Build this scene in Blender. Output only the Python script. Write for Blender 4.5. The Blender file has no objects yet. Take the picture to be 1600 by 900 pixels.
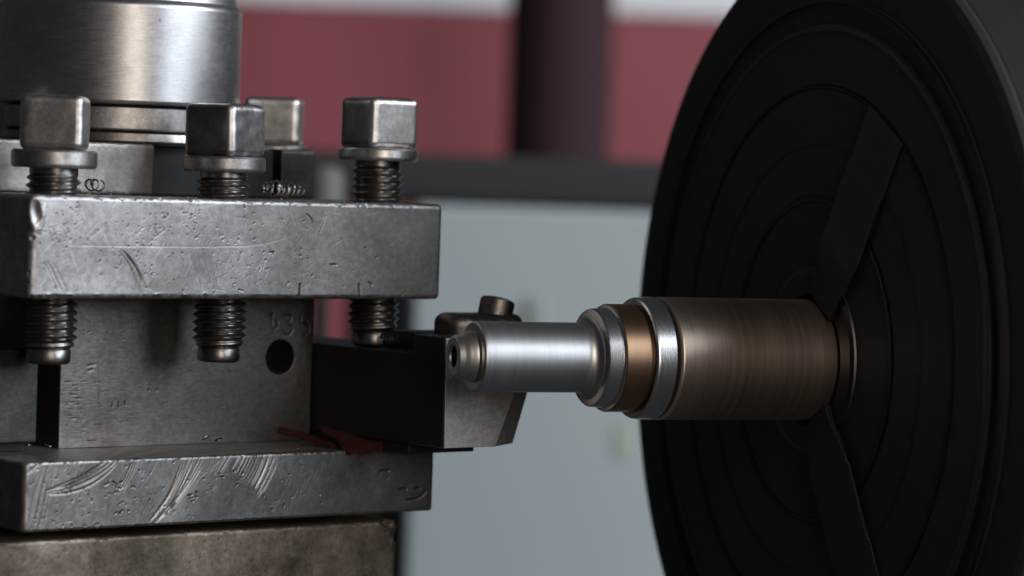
import bpy, math, random
import numpy as np

# ------------------------------------------------------------------ camera, world, lights
scene = bpy.context.scene
MM = 0.001
EYE = 1.2                                   # camera height above the shop floor, metres
F_PX, PITCH, ROLL = 4816.7, 0.0358, 0.0340  # calibrated on the 1600 px wide photograph

r0 = np.array([1.0, 0, 0]); FWD = np.array([0, math.cos(PITCH), -math.sin(PITCH)])
u0 = np.array([0, math.sin(PITCH), math.cos(PITCH)])
RIGHT = r0*math.cos(ROLL) + u0*math.sin(ROLL)
UP = u0*math.cos(ROLL) - r0*math.sin(ROLL)

cam = bpy.data.cameras.new('camera'); cam_o = bpy.data.objects.new('camera', cam)
scene.collection.objects.link(cam_o); scene.camera = cam_o
cam.sensor_width = 36.0; cam.lens = 36.0*F_PX/1600.0
cam.clip_start = 0.05; cam.clip_end = 50
from mathutils import Matrix, Vector
B = -FWD
cam_o.matrix_world = Matrix(((RIGHT[0], UP[0], B[0], 0), (RIGHT[1], UP[1], B[1], 0),
                             (RIGHT[2], UP[2], B[2], EYE), (0, 0, 0, 1)))
cam.dof.use_dof = True; cam.dof.focus_distance = 0.682; cam.dof.aperture_fstop = 11.0
cam.dof.aperture_blades = 0

world = bpy.data.worlds.new('World'); scene.world = world; world.use_nodes = True
bg = world.node_tree.nodes['Background']
bg.inputs['Color'].default_value = (0.62, 0.66, 0.75, 1); bg.inputs['Strength'].default_value = 0.055

def area_light(name, loc, target, sx, sy, power, color):
    l = bpy.data.lights.new(name, 'AREA'); l.shape = 'RECTANGLE'; l.size = sx; l.size_y = sy
    l.energy = power; l.color = color
    o = bpy.data.objects.new(name, l); scene.collection.objects.link(o)
    o.location = loc
    d = Vector(target) - Vector(loc)
    o.rotation_euler = d.to_track_quat('-Z', 'Y').to_euler()
    return o
# daylight window on the right, behind the camera's shoulder; a warm lamp behind the camera
area_light('window_light', (2.0, -0.02, 2.0), (0.0, 0.75, 1.15), 1.8, 1.5, 62, (0.82, 0.90, 1.0))
area_light('shop_lamp', (0.70, -1.25, 1.75), (-0.05, 0.7, 1.15), 0.6, 1.5, 17, (1.0, 0.88, 0.76))
area_light('background_fill_light', (2.5, 0.75, 2.2), (0.1, 1.9, 1.2), 1.2, 1.4, 40, (0.90, 0.95, 1.0))  # added fill that brightens the wall and panel, no known window there

vs = scene.view_settings
vs.view_transform = 'Standard'; vs.look = 'None'; vs.exposure = 0.0; vs.gamma = 1.0
vs.use_curve_mapping = False
scene.cycles.use_denoising = True
scene.cycles.max_bounces = 8
scene.cycles.sample_clamp_indirect = 3.0

# ------------------------------------------------------------------ photo -> place helpers (mm, camera frame)
def ray(px, py): return (px-800)/F_PX*RIGHT - (py-450)/F_PX*UP + FWD
def at(px, py, Y):
    d = ray(px, py); return d*Y/d[1]
TH = 0.6923                                  # tool post is swung round by this angle
PO = np.array([-101.11, 646.03, -78.18])     # front left bottom corner of the post
PU = np.array([math.cos(TH), math.sin(TH), 0]); PV = np.array([-math.sin(TH), math.cos(TH), 0])
def on_front(px, py, v=0.0):                 # -> (u, z) on a plane parallel to the post's front
    d = ray(px, py); s = (PO@PV + v)/(d@PV); P = d*s - PO
    return float(P@PU), float(P[2])
def world_mm(P): return (P[0]*MM, P[1]*MM, P[2]*MM + EYE)

rng = np.random.default_rng(7)
random.seed(7)

# ------------------------------------------------------------------ mesh helpers
def link(o, parent=None):
    scene.collection.objects.link(o)
    if parent is not None: o.parent = parent
    return o
def mesh_obj(name, verts, faces, mat, parent=None, sharp=35, attrs=None):
    me = bpy.data.meshes.new(name)
    me.from_pydata((np.asarray(verts, float)*MM).tolist(), [], faces)
    me.update()
    if attrs:
        for k, a in attrs.items():
            at_ = me.attributes.new(k, 'FLOAT', 'POINT'); at_.data.foreach_set('value', np.asarray(a, np.float32))
    me.polygons.foreach_set('use_smooth', np.ones(len(me.polygons), bool))
    if sharp: me.set_sharp_from_angle(angle=math.radians(sharp))
    if mat: me.materials.append(mat)
    return link(bpy.data.objects.new(name, me), parent)
def thing(name, label, cat, loc, rz=0.0, group=None):
    o = bpy.data.objects.new(name, None); o.empty_display_size = 0.01
    link(o); o.location = loc; o.rotation_euler = (0, 0, rz)
    o['label'] = label; o['category'] = cat
    if group: o['group'] = group
    return o
def tag(o, label, cat=None, group=None):
    o['label'] = label
    if cat: o['category'] = cat
    if group: o['group'] = group
    return o

def waves(P, scale, seed, n=7):
    g = np.random.default_rng(seed); out = 0
    for i in range(n):
        k = g.normal(size=3); k *= scale*(0.5 + 1.4*g.random())/np.linalg.norm(k)
        out = out + np.sin(P@k*6.283 + g.random()*6.283)
    return out/math.sqrt(n)

def prism(name, x0, x1, y0, y1, z0, z1, mat, parent=None, cr=1.0, er=0.8, ds=None, dz=None,
          disp=None, lump=0.0, lump_scale=0.12, wob=0.0, wob_scale=0.35, seed=1, sharp=40, top_dome=0.0, chop=None, edge_wear=0.0, flank_dark=0.0):
    """Rounded box with rounded plan corners (cr) and top/bottom edges (er). The front (y0) is a dense grid when
    ds/dz are given; disp(S, Z) -> (height, pit, wear) carves it. S runs along the front, negative round the left corner."""
    per = []                                        # (x, y, nx, ny, s)
    def arc(cx, cy, a0, a1, s0, n):
        for k in range(n):
            a = a0 + (a1-a0)*k/n
            per.append((cx+cr*math.cos(a), cy+cr*math.sin(a), math.cos(a), math.sin(a), s0 + cr*abs(a-a0)))
    na = 8 if ds is None else max(8, int(cr*1.57/ds))
    pi = math.pi
    arc(x0+cr, y0+cr, pi, 1.5*pi, x0+cr-cr*pi/2, na)
    nf = max(2, int((x1-x0-2*cr)/(ds or 3)))
    for k in range(nf):
        x = x0+cr+(x1-x0-2*cr)*k/nf; per.append((x, y0, 0, -1, x))
    arc(x1-cr, y0+cr, 1.5*pi, 2*pi, x1-cr, na)
    nside = max(2, int((y1-y0-2*cr)/(ds*4 if ds else 3)))
    for k in range(nside): per.append((x1, y0+cr+(y1-y0-2*cr)*k/nside, 1, 0, None))
    arc(x1-cr, y1-cr, 0, 0.5*pi, 0, 6)
    for j in range(len(per)-6, len(per)): per[j] = per[j][:4]+(None,)
    for k in range(6): per.append((x1-cr-(x1-x0-2*cr)*k/6, y1, 0, 1, None))
    arc(x0+cr, y1-cr, 0.5*pi, pi, 0, 6)
    for j in range(len(per)-6, len(per)): per[j] = per[j][:4]+(None,)
    for k in range(nside): per.append((x0, y1-cr-(y1-y0-2*cr)*k/nside, -1, 0, None))
    xy = np.array([p[:2] for p in per]); nn = np.array([p[2:4] for p in per])
    front = np.array([p[4] is not None for p in per]); S = np.array([p[4] if p[4] is not None else 0 for p in per])
    ne = 6
    prof = [(z0, er+0.8)] + [(z0+er-er*math.cos(a), er-er*math.sin(a)) for a in np.linspace(0, pi/2, ne)]
    nz = max(2, int((z1-z0-2*er)/(dz or 4)))
    prof += [(z0+er+(z1-z0-2*er)*k/nz, 0.0) for k in range(1, nz)]
    prof += [(z1-er+er*math.sin(a), er-er*math.cos(a)) for a in np.linspace(0, pi/2, ne)] + [(z1+top_dome*0.3, er+0.8)]
    Zp = np.array([p[0] for p in prof]); Ip = np.array([p[1] for p in prof])
    n, m = len(per), len(prof)
    H = np.zeros((m, n)); pit = np.zeros((m, n)); wear = np.zeros((m, n))
    if disp is not None:
        h, p, w = disp(S[front][None, :]+np.zeros((m, 1)), Zp[:, None]+np.zeros((1, front.sum())))
        H[:, front] = h; pit[:, front] = p; wear[:, front] = w
    if edge_wear:                                    # handling polishes the edges
        cn = (np.minimum(np.abs(nn[:, 0]), np.abs(nn[:, 1])) > 0.15).astype(float)
        ew = np.maximum((Ip > 1e-4).astype(float)[:, None]*np.ones((1, n)), cn[None, :])
        Q = np.stack([np.repeat(xy[None, :, 0], m, 0), np.repeat(xy[None, :, 1], m, 0), np.repeat(Zp[:, None], n, 1)], -1).reshape(-1, 3)
        ew = ew*np.clip(0.65+0.45*waves(Q, 0.3, seed+8).reshape(m, n), 0, 1)
        wear = np.maximum(wear, edge_wear*ew)
    if flank_dark:                                       # one flank is coloured darker, faintly mottled
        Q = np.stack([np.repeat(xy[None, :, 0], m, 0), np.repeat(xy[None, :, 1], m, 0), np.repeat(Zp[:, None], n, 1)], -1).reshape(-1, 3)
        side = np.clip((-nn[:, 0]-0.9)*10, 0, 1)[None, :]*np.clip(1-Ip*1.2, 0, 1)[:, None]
        pit = np.maximum(pit, np.clip(flank_dark*side*np.clip(0.85+0.2*waves(Q, 0.12, seed+9).reshape(m, n), 0, 1.0), 0, 1))
    off = -Ip[:, None] + H
    X = xy[None, :, 0] + nn[None, :, 0]*off; Y = xy[None, :, 1] + nn[None, :, 1]*off
    Z = np.repeat(Zp[:, None], n, 1)
    P = np.stack([X, Y, Z], -1).reshape(-1, 3)
    if lump:
        nr = np.repeat(nn[None], m, 0).reshape(-1, 2)
        P[:, :2] += nr*(lump*waves(P, lump_scale, seed))[:, None]
    if wob:                                          # worn, wavering edges
        e = (np.repeat(Ip[:, None], n, 1).reshape(-1) > 1e-4)
        ww = wob*(waves(P, wob_scale, seed+3) + 0.6*waves(P, wob_scale*3.1, seed+4))
        nr = np.repeat(nn[None], m, 0).reshape(-1, 2)
        P[e, :2] -= nr[e]*np.abs(ww[e])[:, None]*0.7
        topside = P[:, 2] > (z0+z1)/2
        P[e & topside, 2] -= np.abs(ww[e & topside])*0.35
        P[e & ~topside, 2] += np.abs(ww[e & ~topside])*0.35
    if chop is not None: P = chop(P)
    faces = []
    idx = np.arange(m*n).reshape(m, n)
    a = idx[:-1]; b = np.roll(idx, -1, 1)[:-1]; c = np.roll(idx, -1, 1)[1:]; d = idx[1:]
    faces = np.stack([a, b, c, d], -1).reshape(-1, 4).tolist()
    faces.append(idx[0][::-1].tolist()); faces.append(idx[-1].tolist())
    return mesh_obj(name, P, faces, mat, parent, sharp, {'pit': pit.reshape(-1), 'wear': wear.reshape(-1)})

def revolve(name, prof, mat, parent=None, n=96, axis='z', sharp=28, origin=(0, 0, 0), close=True):
    """prof: list of (r, h) from one end to the other; axis z or x"""
    pp = [prof[0]]
    for (ra, ha), (rb, hb) in zip(prof[:-1], prof[1:]):     # hold long runs straight up to their ends
        L_ = math.hypot(rb-ra, hb-ha)
        if L_ > 0.9:
            for t_ in (0.1/L_, 1-0.1/L_): pp.append((ra+(rb-ra)*t_, ha+(hb-ha)*t_))
        pp.append((rb, hb))
    prof = np.array(pp, float); m = len(prof)
    a = np.linspace(0, 2*math.pi, n, endpoint=False)
    R = prof[:, 0][:, None]; h = prof[:, 1][:, None]+0*a[None]
    if axis == 'z': P = np.stack([R*np.cos(a), R*np.sin(a), h], -1)
    else: P = np.stack([h, R*np.cos(a), R*np.sin(a)], -1)
    P = P.reshape(-1, 3) + np.array(origin)
    idx = np.arange(m*n).reshape(m, n)
    q = np.stack([idx[:-1], np.roll(idx, -1, 1)[:-1], np.roll(idx, -1, 1)[1:], idx[1:]], -1).reshape(-1, 4).tolist()
    if close: q.append(idx[0][::-1].tolist()); q.append(idx[-1].tolist())
    return mesh_obj(name, P, q, mat, parent, sharp)

def thread(name, r, pitch, z0, z1, mat, parent, origin, depth=0.95, tip=None, neck=None, n=72):
    """helical M-thread from z0 up to z1 (mm), a dog point of (radius, length) below z0, a plain neck above"""
    step = pitch/10.0
    zs = np.arange(z0, z1+step/2, step); a = np.linspace(0, 2*math.pi, n, endpoint=False)
    ph = ((zs[:, None]-pitch*a[None]/(2*math.pi))/pitch) % 1.0
    tri = np.abs(ph-0.5)*2.0                       # 1 at root .. 0 at crest
    tri = np.clip((tri-0.12)/0.76, 0, 1)
    fade = np.clip((zs-z0)/(pitch*0.8), 0, 1)*np.clip((z1-zs)/(pitch*0.6), 0, 1)
    R = r - depth + depth*(1-tri)*(0.25+0.75*fade[:, None])
    rows = []; 
    if tip:
        tr, tl = tip
        for rr, zz in ((0.01, z0-tl), (tr*0.86, z0-tl), (tr*0.97, z0-tl+0.35), (tr, z0-tl+0.8), (tr, z0-0.9), (tr*0.93, z0-0.6), (r-depth, z0-0.2)):
            rows.append((np.full(n, rr), zz))
    else: rows.append((np.full(n, 0.01), z0-0.05))
    for k in range(len(zs)): rows.append((R[k], zs[k]))
    if neck:
        rows.append((np.full(n, neck[0]), z1+0.15)); rows.append((np.full(n, neck[0]), z1+neck[1]))
    rows.append((np.full(n, 0.01), rows[-1][1]+0.01))
    P = np.concatenate([np.stack([rr*np.cos(a), rr*np.sin(a), np.full(n, zz)], -1) for rr, zz in rows]) + np.array(origin)
    idx = np.arange(len(rows)*n).reshape(len(rows), n)
    q = np.stack([idx[:-1], np.roll(idx, -1, 1)[:-1], np.roll(idx, -1, 1)[1:], idx[1:]], -1).reshape(-1, 4).tolist()
    return mesh_obj(name, P, q, mat, parent, 50)

def tube(name, pts, r, mat, parent=None, n=8, flat=1.0):
    pts = np.asarray(pts, float); m = len(pts)
    t = np.gradient(pts, axis=0); t /= np.linalg.norm(t, axis=1)[:, None]+1e-9
    ref = np.array([0.13, 0.2, 0.97]); a = np.cross(t, ref); a /= np.linalg.norm(a, axis=1)[:, None]+1e-9
    b = np.cross(t, a); an = np.linspace(0, 2*math.pi, n, endpoint=False)
    rr = np.broadcast_to(np.asarray(r, float), (m,))
    P = pts[:, None]+rr[:, None, None]*(np.cos(an)[None, :, None]*a[:, None]+flat*np.sin(an)[None, :, None]*b[:, None])
    idx = np.arange(m*n).reshape(m, n)
    q = np.stack([idx[:-1], np.roll(idx, -1, 1)[:-1], np.roll(idx, -1, 1)[1:], idx[1:]], -1).reshape(-1, 4).tolist()
    q.append(idx[0][::-1].tolist()); q.append(idx[-1].tolist())
    return mesh_obj(name, P.reshape(-1, 3), q, mat, parent, 60)

def loft(name, bottom, top, zb, zt, mat, parent, bevel=0.4):
    n = len(bottom)
    v = [(x, y, zb) for x, y in bottom]+[(x, y, zt) for x, y in top]
    f = [list(range(n))[::-1], list(range(n, 2*n))]+[[i, (i+1) % n, n+(i+1) % n, n+i] for i in range(n)]
    o = mesh_obj(name, v, f, mat, parent, 30)
    if bevel:
        md = o.modifiers.new('bevel', 'BEVEL'); md.width = bevel*MM; md.segments = 3; md.limit_method = 'ANGLE'
        md.harden_normals = True
    return o
def box(name, x0, x1, y0, y1, z0, z1, mat, parent=None, bevel=0.4):
    return loft(name, [(x0, y0), (x1, y0), (x1, y1), (x0, y1)], [(x0, y0), (x1, y0), (x1, y1), (x0, y1)], z0, z1, mat, parent, bevel)

# ------------------------------------------------------------------ relief carved into faces
class Relief:
    def __init__(self): self.ops = []
    def dent(self, x, z, rx, rz, ang, depth, dirt=1.0): self.ops.append(('d', x, z, rx, rz, ang, depth, dirt))
    def stroke(self, pts, w, depth, lip=0.0, wear=0.0, dirt=0.0): self.ops.append(('s', np.array(pts, float), w, depth, lip, wear, dirt))
    def __call__(self, S, Z):
        H = np.zeros_like(S); pit = np.zeros_like(S); wear = np.zeros_like(S)
        xs = S[0]; zs = Z[:, 0]
        for op in self.ops:
            if op[0] == 'd':
                _, x, z, rx, rz, ang, dep, dirt = op; R = max(rx, rz)*1.8
                i = np.where(np.abs(xs-x) < R)[0]; j = np.where(np.abs(zs-z) < R)[0]
                if not len(i) or not len(j): continue
                sl = np.ix_(j, i); dx = S[sl]-x; dz = Z[sl]-z; c, s = math.cos(ang), math.sin(ang)
                q = ((dx*c+dz*s)/rx)**2+((-dx*s+dz*c)/rz)**2
                H[sl] -= dep*np.exp(-q*1.3); H[sl] += dep*0.22*np.exp(-(np.sqrt(q)-1.35)**2*9)
                pit[sl] = np.maximum(pit[sl], dirt*np.exp(-q*1.6))
            else:
                _, pts, w, dep, lip, we, dirt = op; R = w*2.2
                i = np.where((xs > pts[:, 0].min()-R) & (xs < pts[:, 0].max()+R))[0]
                j = np.where((zs > pts[:, 1].min()-R) & (zs < pts[:, 1].max()+R))[0]
                if not len(i) or not len(j): continue
                sl = np.ix_(j, i); X = S[sl]; Y = Z[sl]; D = np.full(X.shape, 1e9); T = np.zeros(X.shape); SG = np.ones(X.shape)
                L = np.r_[0, np.cumsum(np.hypot(*np.diff(pts, axis=0).T))]
                for k in range(len(pts)-1):
                    a, b = pts[k], pts[k+1]; v = b-a; l2 = v@v+1e-9
                    t = np.clip(((X-a[0])*v[0]+(Y-a[1])*v[1])/l2, 0, 1)
                    d = np.hypot(X-a[0]-t*v[0], Y-a[1]-t*v[1]); near = d < D
                    D[near] = d[near]; T[near] = ((L[k]+t*(L[k+1]-L[k]))/L[-1])[near]
                    SG[near] = np.sign((X-a[0])*v[1]-(Y-a[1])*v[0])[near]
                env = np.clip(T*6, 0, 1)*np.clip((1-T)*6, 0, 1); env = env**0.6
                g = np.exp(-(D/w)**2*1.6)*env
                H[sl] -= dep*g
                if lip: H[sl] += lip*np.exp(-((D-w*1.05)/(w*0.4))**2)*env*(SG > 0)
                wear[sl] = np.maximum(wear[sl], we*g); pit[sl] = np.maximum(pit[sl], dirt*g)
        return H, pit, wear
def smooth_pts(pts, n=14):
    pts = np.array(pts, float); t = np.linspace(0, 1, len(pts)); tt = np.linspace(0, 1, n)
    if len(pts) >= 3:
        cx = np.polyfit(t, pts[:, 0], 2); cz = np.polyfit(t, pts[:, 1], 2)
        return np.stack([np.polyval(cx, tt), np.polyval(cz, tt)], -1)
    return np.stack([np.interp(tt, t, pts[:, 0]), np.interp(tt, t, pts[:, 1])], -1)
def px_pts(pts, v=0.0): return [on_front(x, y, v) for x, y in pts]

# ------------------------------------------------------------------ materials
def new_mat(name):
    m = bpy.data.materials.new(name); m.use_nodes = True; nt = m.node_tree
    return m, nt, nt.nodes['Principled BSDF']
def nd(nt, typ, **kw):
    n = nt.nodes.new(typ)
    for k, v in kw.items(): setattr(n, k, v)
    return n
def coords(nt, scale=(1000, 1000, 1000), rot=(0, 0, 0)):
    tc = nd(nt, 'ShaderNodeTexCoord'); mp = nd(nt, 'ShaderNodeMapping')
    mp.inputs['Scale'].default_value = scale; mp.inputs['Rotation'].default_value = rot
    nt.links.new(tc.outputs['Object'], mp.inputs['Vector']); return mp.outputs['Vector']
def noise(nt, vec, scale, detail=4, rough=0.55, dist=0.0):
    n = nd(nt, 'ShaderNodeTexNoise'); n.inputs['Scale'].default_value = scale; n.inputs['Detail'].default_value = detail
    n.inputs['Roughness'].default_value = rough; n.inputs['Distortion'].default_value = dist
    nt.links.new(vec, n.inputs['Vector']); return n.outputs['Fac']
def ramp(nt, fac, stops):
    r = nd(nt, 'ShaderNodeValToRGB'); e = r.color_ramp.elements
    while len(e) < len(stops): e.new(0.5)
    for i, (p, c) in enumerate(stops): e[i].position = p; e[i].color = (*c, 1) if len(c) == 3 else c
    nt.links.new(fac, r.inputs['Fac']); return r.outputs['Color']
def g(v): return (v, v, v)
def mix(nt, fac, a, b, blend='MIX'):
    m = nd(nt, 'ShaderNodeMix', data_type='RGBA', blend_type=blend)
    for sock, val in ((m.inputs[0], fac), (m.inputs[6], a), (m.inputs[7], b)):
        if isinstance(val, (int, float)): sock.default_value = val
        elif isinstance(val, tuple): sock.default_value = (*val, 1) if len(val) == 3 else val
        else: nt.links.new(val, sock)
    return m.outputs[2]
def math_n(nt, op, a, b=0.0, clamp=False):
    m = nd(nt, 'ShaderNodeMath', operation=op, use_clamp=clamp)
    for i, v in enumerate((a, b)):
        if isinstance(v, (int, float)): m.inputs[i].default_value = v
        else: nt.links.new(v, m.inputs[i])
    return m.outputs[0]
def bump(nt, h, strength, dist=0.0001, normal=None):
    b = nd(nt, 'ShaderNodeBump'); b.inputs['Strength'].default_value = strength; b.inputs['Distance'].default_value = dist
    nt.links.new(h, b.inputs['Height'])
    if normal is not None: nt.links.new(normal, b.inputs['Normal'])
    return b.outputs['Normal']
def attr(nt, name):
    a = nd(nt, 'ShaderNodeAttribute'); a.attribute_name = name; return a.outputs['Fac']

def steel(name, base, stain, rough=0.38, stain_amt=0.5, grain=(1, 1, 1), grain_amt=0.4, bump_amt=0.25, seed=0.0,
          metallic=1.0, pits=0.0, smudge=0.14, smudge_scale=0.05, pit_scale=0.55, pit_r=0.16, gran=1.0, wear_col=(0.42, 0.41, 0.40), spec=0.5):
    m, nt, p = new_mat(name)
    v = coords(nt); 
    mp = nd(nt, 'ShaderNodeMapping'); mp.inputs['Location'].default_value = (seed*13.1, seed*7.7, seed*3.3)
    nt.links.new(v, mp.inputs['Vector']); v = mp.outputs['Vector']
    big = noise(nt, v, 0.045, 5, 0.62, 0.4); med = noise(nt, v, 0.28, 6, 0.68); fine = noise(nt, v, 2.6, 3, 0.6)
    gm = nd(nt, 'ShaderNodeMapping'); gm.inputs['Scale'].default_value = grain; nt.links.new(v, gm.inputs['Vector'])
    gr = noise(nt, gm.outputs['Vector'], 1.6, 4, 0.65)
    s1 = ramp(nt, big, [(0.38, g(0)), (0.66, g(1))]); s2 = ramp(nt, med, [(0.35, g(0)), (0.72, g(1))])
    f = math_n(nt, 'MULTIPLY', math_n(nt, 'ADD', math_n(nt, 'MULTIPLY', s1, 0.6), math_n(nt, 'MULTIPLY', s2, 0.55)), stain_amt, True)
    col = mix(nt, f, base, stain)
    grc = ramp(nt, gr, [(0.25, g(1-0.45*grain_amt)), (0.75, g(1+0.25*grain_amt))])
    col = mix(nt, 1.0, col, grc, 'MULTIPLY')
    fin = ramp(nt, fine, [(0.3, g(0.86)), (0.7, g(1.08))]); col = mix(nt, 1.0, col, fin, 'MULTIPLY')
    gn = ramp(nt, noise(nt, v, 0.75, 6, 0.75), [(0.32, g(1-0.28*gran)), (0.68, g(1+0.16*gran))]); col = mix(nt, 1.0, col, gn, 'MULTIPLY')
    sm = ramp(nt, noise(nt, v, smudge_scale, 8, 0.66, 0.3), [(0.36, g(1-smudge)), (0.64, g(1.0+0.15*smudge))])
    col = mix(nt, 1.0, col, sm, 'MULTIPLY')
    if pits:
        vo = nd(nt, 'ShaderNodeTexVoronoi'); vo.inputs['Scale'].default_value = pit_scale; nt.links.new(v, vo.inputs['Vector'])
        pk = ramp(nt, vo.outputs['Distance'], [(0.0, g(1)), (pit_r, g(0))])
        msk = ramp(nt, noise(nt, v, 0.12, 3), [(0.42, g(0)), (0.56, g(1))])
        pk = math_n(nt, 'MULTIPLY', math_n(nt, 'MULTIPLY', pk, msk), pits, True)
        col = mix(nt, pk, col, (0.02, 0.018, 0.016))
    col = mix(nt, math_n(nt, 'MULTIPLY', attr(nt, 'wear'), 0.85, True), col, wear_col)
    col = mix(nt, math_n(nt, 'MULTIPLY', attr(nt, 'pit'), 0.85, True), col, (0.03, 0.028, 0.026))
    nt.links.new(col, p.inputs['Base Color'])
    p.inputs['Metallic'].default_value = metallic
    p.inputs['Specular IOR Level'].default_value = spec
    rr = math_n(nt, 'ADD', rough-0.09, math_n(nt, 'MULTIPLY', math_n(nt, 'ADD', med, gr), 0.10))
    rr = math_n(nt, 'ADD', rr, math_n(nt, 'MULTIPLY', f, 0.10)); nt.links.new(rr, p.inputs['Roughness'])
    h = math_n(nt, 'ADD', math_n(nt, 'MULTIPLY', gr, grain_amt), math_n(nt, 'MULTIPLY', fine, 0.35))
    if pits: h = math_n(nt, 'SUBTRACT', h, math_n(nt, 'MULTIPLY', pk, 1.5))
    nt.links.new(bump(nt, h, bump_amt, 0.00012), p.inputs['Normal'])
    return m

M = {}
M['plate'] = steel('worn_steel', (0.345, 0.338, 0.335), (0.185, 0.163, 0.15), 0.45, 0.7, (0.6, 0.6, 1.2), 0.35, 0.3, 1, wear_col=(0.52, 0.51, 0.50))
M['lower'] = steel('worn_steel_lower', (0.31, 0.30, 0.295), (0.14, 0.125, 0.115), 0.42, 0.7, (1.2, 1.2, 0.5), 0.45, 0.2, 2, smudge=0.35, smudge_scale=0.05, wear_col=(0.43, 0.39, 0.355))
M['core'] = steel('milled_steel', (0.255, 0.24, 0.225), (0.135, 0.107, 0.089), 0.42, 0.85, (0.25, 0.25, 3.2), 0.8, 0.3, 3)
M['cast'] = steel('oily_cast_iron', (0.33, 0.275, 0.215), (0.14, 0.105, 0.07), 0.5, 0.9, (0.8, 0.8, 0.8), 0.6, 0.35, 4, metallic=0.85, pits=0.9, smudge=0.6, smudge_scale=0.06, pit_scale=0.42, pit_r=0.13)
M['bolt'] = steel('bolt_steel', (0.58, 0.56, 0.54), (0.32, 0.28, 0.25), 0.34, 0.6, (1, 1, 1), 0.5, 0.2, 5, wear_col=(0.74, 0.72, 0.70))
M['bolt2'] = steel('bolt_steel_dull', (0.46, 0.445, 0.44), (0.19, 0.17, 0.155), 0.36, 0.75, (1, 1, 1), 0.5, 0.22, 6, wear_col=(0.74, 0.72, 0.70))
M['thread'] = steel('thread_steel', (0.30, 0.28, 0.265), (0.10, 0.09, 0.08), 0.30, 0.6, (1, 1, 1), 0.4, 0.15, 7)
M['hub'] = steel('hub_steel', (0.41, 0.405, 0.41), (0.30, 0.285, 0.275), 0.33, 0.45, (0.15, 0.15, 2.4), 0.5, 0.12, 8, pits=0.9, gran=0.25, smudge=0.05, pit_scale=0.16, pit_r=0.07)
M['block'] = steel('grey_block_steel', (0.38, 0.355, 0.33), (0.24, 0.21, 0.19), 0.50, 0.6, (1, 1, 1), 0.3, 0.3, 9)
M['dark'] = steel('blackened_steel', (0.022, 0.021, 0.021), (0.014, 0.0135, 0.0135), 0.5, 0.6, (1, 1, 1), 0.3, 0.2, 10, metallic=0.3, spec=0.25)
M['ground'] = steel('ground_tool_face', (0.72, 0.69, 0.66), (0.45, 0.42, 0.395), 0.55, 0.5, (0.5, 0.5, 1.4), 0.35, 0.25, 11)
M['shank'] = steel('dull_tool_shank', (0.07, 0.068, 0.066), (0.04, 0.039, 0.038), 0.45, 0.5, (0.3, 0.3, 2.6), 0.7, 0.25, 12)
M['screw'] = steel('oxide_screw', (0.22, 0.195, 0.185), (0.09, 0.078, 0.072), 0.36, 0.6, (1, 1, 1), 0.4, 0.25, 13)
M['chip'] = steel('bright_swarf', (0.50, 0.48, 0.45), (0.25, 0.23, 0.2), 0.24, 0.5, (1, 1, 1), 0.3, 0.1, 14)
M['chipd'] = steel('dull_swarf', (0.22, 0.2, 0.185), (0.09, 0.08, 0.075), 0.28, 0.6, (1, 1, 1), 0.3, 0.1, 15)

def turned(name, base, tint, rough, ring=0.35, aniso=0.55, spread=0.0, metallic=1.0, bumpy=0.35, fine=9.0):
    """lathe-turned surface about local X: fine rings along the axis"""
    m, nt, p = new_mat(name)
    tc = nd(nt, 'ShaderNodeTexCoord'); sx = nd(nt, 'ShaderNodeSeparateXYZ'); nt.links.new(tc.outputs['Object'], sx.inputs[0])
    xm = math_n(nt, 'MULTIPLY', sx.outputs['X'], 1000.0)
    cv = nd(nt, 'ShaderNodeCombineXYZ'); nt.links.new(xm, cv.inputs[0])
    v1 = cv.outputs[0]
    n1 = noise(nt, v1, fine, 2, 0.7); n2 = noise(nt, v1, 0.9, 4, 0.7); n3 = noise(nt, v1, 0.16, 2, 0.5)
    v3 = coords(nt, (1000, 160, 160)); n4 = noise(nt, v3, 0.5, 4, 0.6)
    f = math_n(nt, 'ADD', math_n(nt, 'MULTIPLY', n2, 0.55), math_n(nt, 'MULTIPLY', n3, 0.45))
    f = math_n(nt, 'ADD', f, math_n(nt, 'MULTIPLY', math_n(nt, 'SUBTRACT', n4, 0.5), spread))
    col = mix(nt, ramp(nt, f, [(0.32, g(0)), (0.68, g(1))]), base, tint)
    rg = ramp(nt, n1, [(0.25, g(1-ring)), (0.75, g(1+ring*0.4))]); col = mix(nt, 1.0, col, rg, 'MULTIPLY')
    nt.links.new(col, p.inputs['Base Color']); p.inputs['Metallic'].default_value = metallic
    nt.links.new(math_n(nt, 'ADD', rough-0.06, math_n(nt, 'MULTIPLY', n2, 0.12)), p.inputs['Roughness'])
    p.inputs['Anisotropic'].default_value = aniso
    tg = nd(nt, 'ShaderNodeTangent'); tg.direction_type = 'RADIAL'; tg.axis = 'X'
    nt.links.new(tg.outputs[0], p.inputs['Tangent'])
    nt.links.new(bump(nt, n1, bumpy, 0.00002), p.inputs['Normal'])
    return m
M['turned'] = turned('turned_bright_steel', (0.38, 0.375, 0.375), (0.50, 0.49, 0.49), 0.36, 0.45, 0.6, 0.0, 1.0, 0.5, 7.0)
M['turned2'] = turned('turned_collar_steel', (0.50, 0.495, 0.495), (0.60, 0.59, 0.585), 0.27, 0.18)
M['jaw'] = turned('shaded_rim_iron', (0.016, 0.0155, 0.016), (0.012, 0.0115, 0.012), 0.75, 0.1, 0.0, 0.6, 0.0, 0.1)  # worn by the chuck rim only; shade is put into this colour
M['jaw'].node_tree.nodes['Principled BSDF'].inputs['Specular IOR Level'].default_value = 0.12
M['brown'] = turned('straw_brown_steel', (0.34, 0.21, 0.13), (0.26, 0.165, 0.105), 0.34, 0.15, 0.4, 0.6)
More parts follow.
